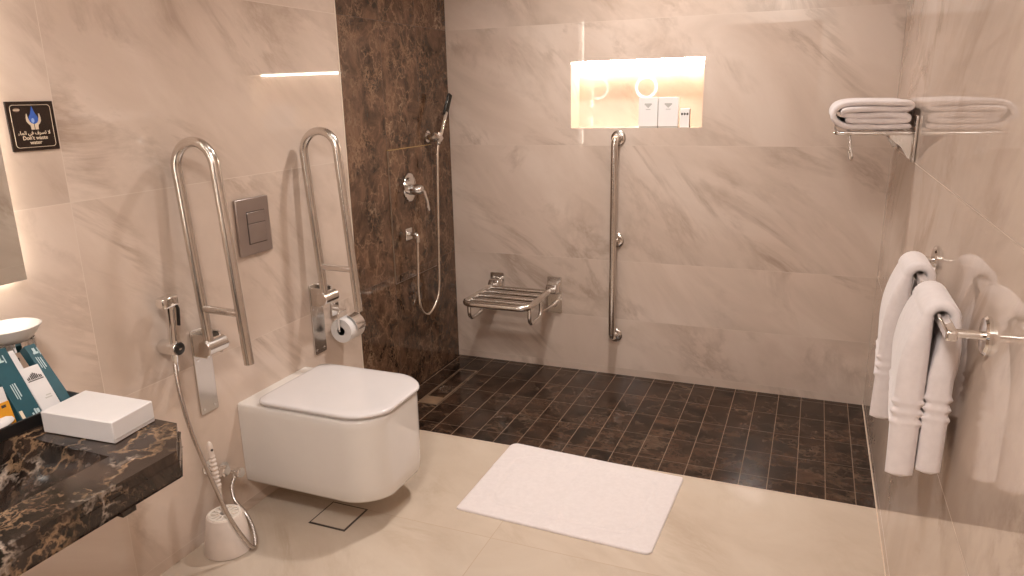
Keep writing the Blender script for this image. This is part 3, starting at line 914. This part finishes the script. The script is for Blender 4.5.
t = thing('hand_shower', 'chrome stick hand shower with hose hanging against brown marble', 'hand shower', (0.07, -0.26, 0.40))
ha, hb_ = Vector((0.070, -0.272, 1.262)), Vector((0.074, -0.182, 1.420))
hd_ = (hb_-ha).normalized()
MB().tube([ha, ha.lerp(hb_, 0.3), hb_], [0.0095, 0.011, 0.0125], 18).build('handle', M['chrome'], t)
hn = Vector((0.9, 0.0, 0.35))
hn = (hn-hd_*hn.dot(hd_)).normalized()
hs_ = hd_.cross(hn)
MB().obox(hb_-hd_*0.02-hn*0.009-hs_*0.014, hd_*0.125, hn*0.018, hs_*0.028).build('spray_head', M['dark_metal'], t, bevel=0.004)
MB().obox(hb_+hd_*0.0-hn*0.011-hs_*0.009, hd_*0.095, hn*0.0015, hs_*0.018).build('spray_face', M['black'], t)
hp = spline([(0.070, -0.275, 1.258), (0.068, -0.285, 1.20), (0.066, -0.300, 0.97), (0.066, -0.318, 0.70), (0.064, -0.330, 0.50), (0.062, -0.375, 0.425), (0.060, -0.455, 0.392),
             (0.058, -0.520, 0.440), (0.058, -0.538, 0.545), (0.058, -0.528, 0.68), (0.058, -0.520, 0.788)], 10)
MB().tube(hp, 0.0070, 12).build('hose', plain('silver shower hose', (0.72, 0.62, 0.53), 0.22, 0.85), t)

# ------------------------------------------------------------------ fold-down shower seat
t = thing('folding_shower_bench', 'slatted steel fold-down shower seat on the back wall', 'shower seat', (0.44, 0, 0.33))
sz = 0.466
for xc in (0.266, 0.610):
    pl = MB().poly(rrect(0.041, 0.102, 0.005), (xc, 0, 0.426), (1, 0, 0), EZ, 0.007)
    pl.build('wall_plate', M['steel'], t, bevel=0.001)
    MB().poly([(0.006, 0.505), (0.060, 0.497), (0.075, 0.478), (0.075, 0.448), (0.050, 0.442), (0.006, 0.436)], (xc+0.030, 0, 0), (0, -1, 0), EZ, 0.060).build('hinge_block', M['steel'], t, bevel=0.006)
MB().tube(fillet([(0.264, -0.06, sz), (0.258, -0.445, sz), (0.618, -0.445, sz), (0.606, -0.06, sz)], 0.055, 10), 0.0160, 18).build('frame', M['steel'], t)
for y in (-0.100, -0.185, -0.270, -0.355):
    MB().tube([(0.262, y, sz-0.002), (0.609, y, sz-0.002)], 0.0135, 16).build('slat', M['steel'], t)
for x in (0.268, 0.606):
    MB().tube(fillet([(x, -0.385, sz-0.008), (x, -0.385, 0.362), (x, -0.215, 0.362), (x, -0.215, sz-0.008)], 0.045, 8), 0.0105, 14).build('support_loop', M['steel'], t)
    MB().tube([(x, -0.205, 0.385), (x, -0.022, 0.370)], 0.009, 14).cyl((x, -0.024, 0.370), (x, -0.007, 0.370), 0.015, 16, 0.002).build('foot_strut', M['steel'], t)

# vertical grab bar
t = thing('grab_bar', 'vertical straight steel grab bar on the back wall beneath the niche', 'grab bar', (0.955, 0, 0.2))
gx, gy = 0.952, -0.066
MB().tube(fillet([(gx+0.004, -0.004, 1.278), (gx, gy, 1.278), (gx, gy, 0.228), (gx+0.004, -0.004, 0.228)], 0.045, 10), 0.0175, 20).build('rail', M['steel'], t)
for z in (1.278, 0.752, 0.228):
    MB().lathe([(0.038, 0), (0.038, 0.004), (0.034, 0.008), (0.020, 0.010)], (gx+0.004, 0, z), (0, -1, 0), 32).build('flange', M['steel'], t)
MB().cyl((gx+0.004, -0.008, 0.752), (gx, gy, 0.752), 0.011, 18).build('middle_post', M['steel'], t)

# ------------------------------------------------------------------ cartons in the niche
def niche_box(x0, x1, h, y0, y1, name, label, cat, group=None, mark='ink_light', base=True):
    t = thing(name, label, cat, ((x0+x1)/2, (y0+y1)/2, NZ0), group)
    zb = NZ0+0.006 if base else NZ0
    MB().box((x0, y0, zb), (x1, y1, NZ0+h)).build('carton', M['lit_card'], t, bevel=0.001)
    if base:
        MB().box((x0+0.002, y0+0.003, NZ0), (x1-0.002, y1-0.003, zb)).build('base_shadow_gap', M['ink_light'], t)
    xm, w_ = (x0+x1)/2, (x1-x0)
    mk = MB()
    if mark == 'ink':
        for k in (-1, 0, 1):
            mk.poly([(0.005*math.cos(a*PI/6), 0.006*math.sin(a*PI/6)) for a in range(12)], (xm+k*0.013, y0, NZ0+h*0.72), (1, 0, 0), EZ, 0.0006)
    else:
        mk.poly([(-0.20*w_, 0), (0, -0.018), (0.20*w_, 0), (0.17*w_, 0.004), (-0.17*w_, 0.004)], (xm, y0, NZ0+h-0.032), (1, 0, 0), EZ, 0.0005)
        mk.box((xm-0.12*w_, y0-0.0006, NZ0+h-0.058), (xm+0.12*w_, y0, NZ0+h-0.055))
    mk.build('crest', M[mark], t)
    return t


niche_box(1.053, 1.148, 0.145, 0.012, 0.052, 'toiletry_box', 'taller white carton, left one of the pair in the lit niche', 'carton', 'white cartons in the niche')
niche_box(1.151, 1.248, 0.145, 0.012, 0.052, 'toiletry_box', 'white carton in the middle of the three in the lit niche', 'carton', 'white cartons in the niche')
t = niche_box(1.258, 1.303, 0.090, 0.012, 0.040, 'soap_carton', 'smallest white carton with dark crest at the right in the niche', 'carton', None, 'ink', False)
MB().box((1.3032, 0.0125, NZ0+0.001), (1.3038, 0.0395, NZ0+0.089)).build('brown_side', M['sign_brown'], t)

# ------------------------------------------------------------------ towel rack, folded bath towel
RX0, RX1, RY0, RY1, RZ = 1.943, 2.165, -0.86, -0.24, 1.348
t = thing('towel_rack', 'chrome towel rack high on the right wall near the corner', 'towel rack', (W, -0.55, 1.25))
MB().tube(fillet([(RX0, RY0, RZ), (RX1+0.02, RY0, RZ), (RX1+0.02, RY1, RZ), (RX0, RY1, RZ)], 0.02, 6, True), 0.0075, 14, True).build('frame', M['chrome'], t)
for k in range(4):
    x = RX0+0.045+k*0.045
    MB().tube([(x, RY0, RZ), (x, RY1, RZ)], 0.0055, 12).build('bar', M['chrome'], t)
for y in (RY0+0.02, RY1-0.02):
    MB().poly(rrect(0.022, 0.078, 0.006), (W-0.0008, y, 1.328), (0, -1, 0), EZ, 0.009).build('wall_plate', M['chrome'], t, bevel=0.002)
    MB().poly([(0, 1.348), (0.075, 1.340), (0.070, 1.328), (0.035, 1.300), (0.012, 1.262), (0, 1.258)], (W-0.009, y+0.006, 0), (-1, 0, 0), EZ, 0.012).build('support_bracket', M['chrome'], t, bevel=0.002)
for y in (RY0+0.03, RY0+0.13):
    MB().tube(fillet([(RX0+0.045, y, RZ-0.004), (RX0+0.052, y-0.005, RZ-0.05), (RX0+0.060, y-0.010, RZ-0.088), (RX0+0.054, y-0.03, RZ-0.094), (RX0+0.050, y-0.04, RZ-0.065)], 0.012, 6), 0.0045, 12).build('hook', M['chrome'], t)

bt = [(2.178, 1.3675), (2.14, 1.3665), (2.09, 1.3645), (2.04, 1.366), (1.995, 1.3665), (1.963, 1.372), (1.942, 1.386), (1.934, 1.402), (1.943, 1.421), (1.965, 1.432),
      (2.00, 1.4365), (2.05, 1.4375), (2.10, 1.436), (2.145, 1.4355), (2.166, 1.4335), (2.173, 1.427), (2.165, 1.4195), (2.13, 1.4175), (2.08, 1.419), (2.02, 1.4185), (1.975, 1.416),
      (1.9645, 1.4095), (1.975, 1.402), (2.02, 1.3995), (2.08, 1.4015), (2.13, 1.3995), (2.158, 1.398), (2.166, 1.3915), (2.158, 1.385), (2.12, 1.383), (2.06, 1.3835), (2.01, 1.3835), (1.972, 1.388)]
bt = [(p.x, 1.3575+(p.z-1.3575)*1.13) for p in spline([(a, 0, b) for a, b in bt], 4)]
tt = [0.0198]*len(bt)
ysb = [RY0-0.006, RY0+0.001]+[RY0+0.012+k*0.0595 for k in range(10)]+[RY1-0.005, RY1+0.004]
MB().ribbon(bt, tt, ysb, 0.62, lambda i, y: (0.004*math.sin(y*9), 0.005*math.sin(i*0.22), 0.0015*math.sin(y*14))).build(
    'bath_towel', M['towel'], origin=(2.05, -0.55, RZ+0.008), sub=1, smooth=180)
tag(bpy.data.objects['bath_towel'], 'thick white bath towel folded in a roll on the chrome rack', 'towel')

# ------------------------------------------------------------------ towel rail with two hand towels
rx, rz = 2.134, 1.064
t = thing('towel_rail', 'chrome towel rail on the right wall carrying two hand towels', 'towel rail', (W, -1.87, 1.03))
MB().box((rx-0.010, -2.225, rz-0.010), (rx+0.010, -1.53, rz+0.010)).build('bar', M['chrome'], t, bevel=0.004)
for y in (-2.200, -1.556):
    MB().cyl((rx+0.008, y, rz), (W-0.008, y, rz), 0.0085, 18).build('post', M['chrome'], t)
    MB().lathe([(0.036, 0), (0.036, 0.006), (0.032, 0.010), (0.010, 0.011)], (W, y, rz), (-1, 0, 0), 32, (1.0, 1.0)).build('flange', M['chrome'], t)


def hand_towel(ya, yb, zb, zbb, label, hang):
    path, th = [], []
    n = 96

    def band(d):
        return sum((1 if j % 2 == 0 else -0.8)*math.exp(-((d-0.118-j*0.011)/0.005)**2) for j in range(5))
    for k in range(n+1):                     # front leg, upwards
        f = k/n
        z = zb+(rz-0.002-zb)*f
        g = max(0.0, (f-0.62)/0.38)
        tk = 0.052-0.031*g*g
        inner = (rx-0.0125)*g+(rx-0.011)*(1-g)
        path.append((inner-tk/2-hang*(1-f), z))
        th.append(tk+0.009*band(z-zb))
    for k in range(1, 12):                   # over the bar
        a = PI-PI*k/12
        path.append((rx+0.0240*math.cos(a), rz-0.002+0.0240*math.sin(a)))
        th.append(0.021)
    for k in range(n+1):                     # back leg, downwards
        f = 1-k/n
        z = zbb+(rz-0.002-zbb)*f
        g = max(0.0, (f-0.62)/0.38)
        tk = 0.044-0.023*g*g
        inner = (rx+0.0125)*g+(rx-0.0075)*(1-g)
        path.append((inner+tk/2-hang*0.5*(1-f), z))
        th.append(tk+0.008*band(z-zbb))
    ys = [ya, ya+0.006, ya+0.016]+[ya+0.03+(yb-ya-0.06)*k/6 for k in range(7)]+[yb-0.016, yb-0.006, yb]
    N2 = len(path)

    def wob(i, y):
        f = max(0.0, abs(i/(N2-1)-0.5)*2-0.06)
        s_ = (y-ya)/(yb-ya)
        front = i < N2/2
        return ((0.026 if front else 0.004)*f*f*s_+0.002*f*math.sin(y*22), -0.030*f*f*s_, 0.004*f*math.sin(y*13))
    o = MB().ribbon(path, th, ys, 0.5, wob).build('hand_towel', M['towel'], origin=(rx, (ya+yb)/2, zb), smooth=180)
    return tag(o, label, 'towel', 'hand towels on the rail')


hand_towel(-1.765, -1.610, 0.690, 0.72, 'white hand towel hanging further along the rail, nearer the shower', 0.010)
hand_towel(-2.110, -1.925, 0.720, 0.735, 'white hand towel hanging nearer the camera, longest in front', 0.002)

# ------------------------------------------------------------------ bath mat
def mat_point(u, v):
    c = [Vector((0.737, -1.520)), Vector((1.480, -1.548)), Vector((1.500, -1.003)), Vector((0.738, -0.955))]
    a = c[0].lerp(c[1], u)
    b = c[3].lerp(c[2], u)
    return a.lerp(b, v)


mm = MB()
NU, NV = 130, 96
def mat_h(u, v):
    hx, hy = min(u, 1-u)*0.75, min(v, 1-v)*0.55
    d = min(hx, hy)
    h = 0.0085
    for c in (0.075, 0.092):
        dd = d-c
        if hx < 0.16 and hy < 0.16:         # rounded corner of the woven border
            dd = (0.16-math.hypot(0.16-hx, 0.16-hy))-c
        h -= 0.0030*math.exp(-(dd/0.005)**2)
    h += 0.0022*math.exp(-((u-0.49-0.02*math.sin(v*9))/0.012)**2)*(1 if v < 0.75 else 0.3)
    h += 0.0020*math.exp(-((v-0.62-0.25*u)/0.03)**2)*(1 if u < 0.45 else 0)
    h += 0.0006*math.sin(u*19+v*7)*math.sin(v*15)
    e = min(1, d/0.008)
    return h*(0.35+0.65*math.sqrt(max(0, 1-(1-e)**2)))


def mat_xy(u, v):
    # small rounding of the far corners
    p = mat_point(u, v)
    for cu, cv, r in ((0, 1, 0.05), (1, 1, 0.02), (0, 0, 0.012), (1, 0, 0.025)):
        du, dv = abs(u-cu)*0.75, abs(v-cv)*0.55
        if du < r and dv < r:
            k = math.hypot(r-du, r-dv)
            if k > r:
                q = mat_point(cu+(r/0.75)*(1 if cu == 0 else -1), cv+(r/0.55)*(1 if cv == 0 else -1))
                p = q+(p-q)*(r/k)
    return p


us = [0, 0.004, 0.01]+[0.02+0.96*k/(NU-1) for k in range(NU)]+[0.99, 0.996, 1]
vs_ = [0, 0.005, 0.012]+[0.025+0.95*k/(NV-1) for k in range(NV)]+[0.988, 0.995, 1]
grid = []
for v in vs_:
    row = []
    for u in us:
        p = mat_xy(u, v)
        row.append(mm.bm.verts.new((p.x, p.y, mat_h(u, v))))
    grid.append(row)
for A, B in zip(grid, grid[1:]):
    for k in range(len(us)-1):
        mm.bm.faces.new((A[k], A[k+1], B[k+1], B[k]))
rim = grid[0]+[r[-1] for r in grid[1:]]+grid[-1][-2::-1]+[r[0] for r in grid[-2:0:-1]]
low = [mm.bm.verts.new((v.co.x, v.co.y, 0.0004)) for v in rim]
for k in range(len(rim)):
    k2 = (k+1) % len(rim)
    mm.bm.faces.new((rim[k], low[k], low[k2], rim[k2]))
mm.bm.faces.new(low[::-1])
tag(mm.build('bath_mat', M['towel'], origin=(1.11, -1.26, 0), smooth=60), 'white towelling bath mat on the beige floor before the shower', 'bath mat')

# ------------------------------------------------------------------ floor drains
t = thing('floor_access_cover', 'square tiled floor drain cover under the front of the toilet', 'drain cover', (0.347, -1.714, 0))
MB().box((0.270, -1.790, 0.0002), (0.428, -1.638, 0.0012)).build('gap_frame', M['ink'], t)
MB().box((0.2765, -1.782, 0.0013), (0.4205, -1.645, 0.0025)).build('tile_insert', M['floor'], t)
t = thing('shower_drain', 'tile-insert shower drain with small chrome grate by the dark wall', 'drain', (0.16, -0.46, 0))
MB().box((0.110, -0.702, 0.0002), (0.118, -0.212, 0.0014)).box((0.212, -0.702, 0.0002), (0.222, -0.212, 0.0014)).box((0.118, -0.222, 0.0002), (0.212, -0.212, 0.0014)).box(
    (0.118, -0.702, 0.0002), (0.212, -0.692, 0.0014)).build('frame', plain('brown drain frame', (0.17, 0.11, 0.07), 0.35), t)
MB().box((0.118, -0.692, 0.0002), (0.212, -0.610, 0.0012)).build('pale_tile', plain('pale tan stone', (0.26, 0.165, 0.10), 0.3, 0, 0.25), t)
gr = MB()
gr.lathe([(0.030, 0.0002), (0.042, 0.0002), (0.042, 0.002), (0.030, 0.002), (0.030, 0.0002)], (0.165, -0.50, 0), seg=32)
for k in range(5):
    y = -0.50-0.024+k*0.012
    hw_ = math.sqrt(0.031**2-(y+0.50)**2)
    gr.box((0.165-hw_, y-0.0025, 0.0004), (0.165+hw_, y+0.0025, 0.0018))
gr.build('grate', M['chrome'], t)
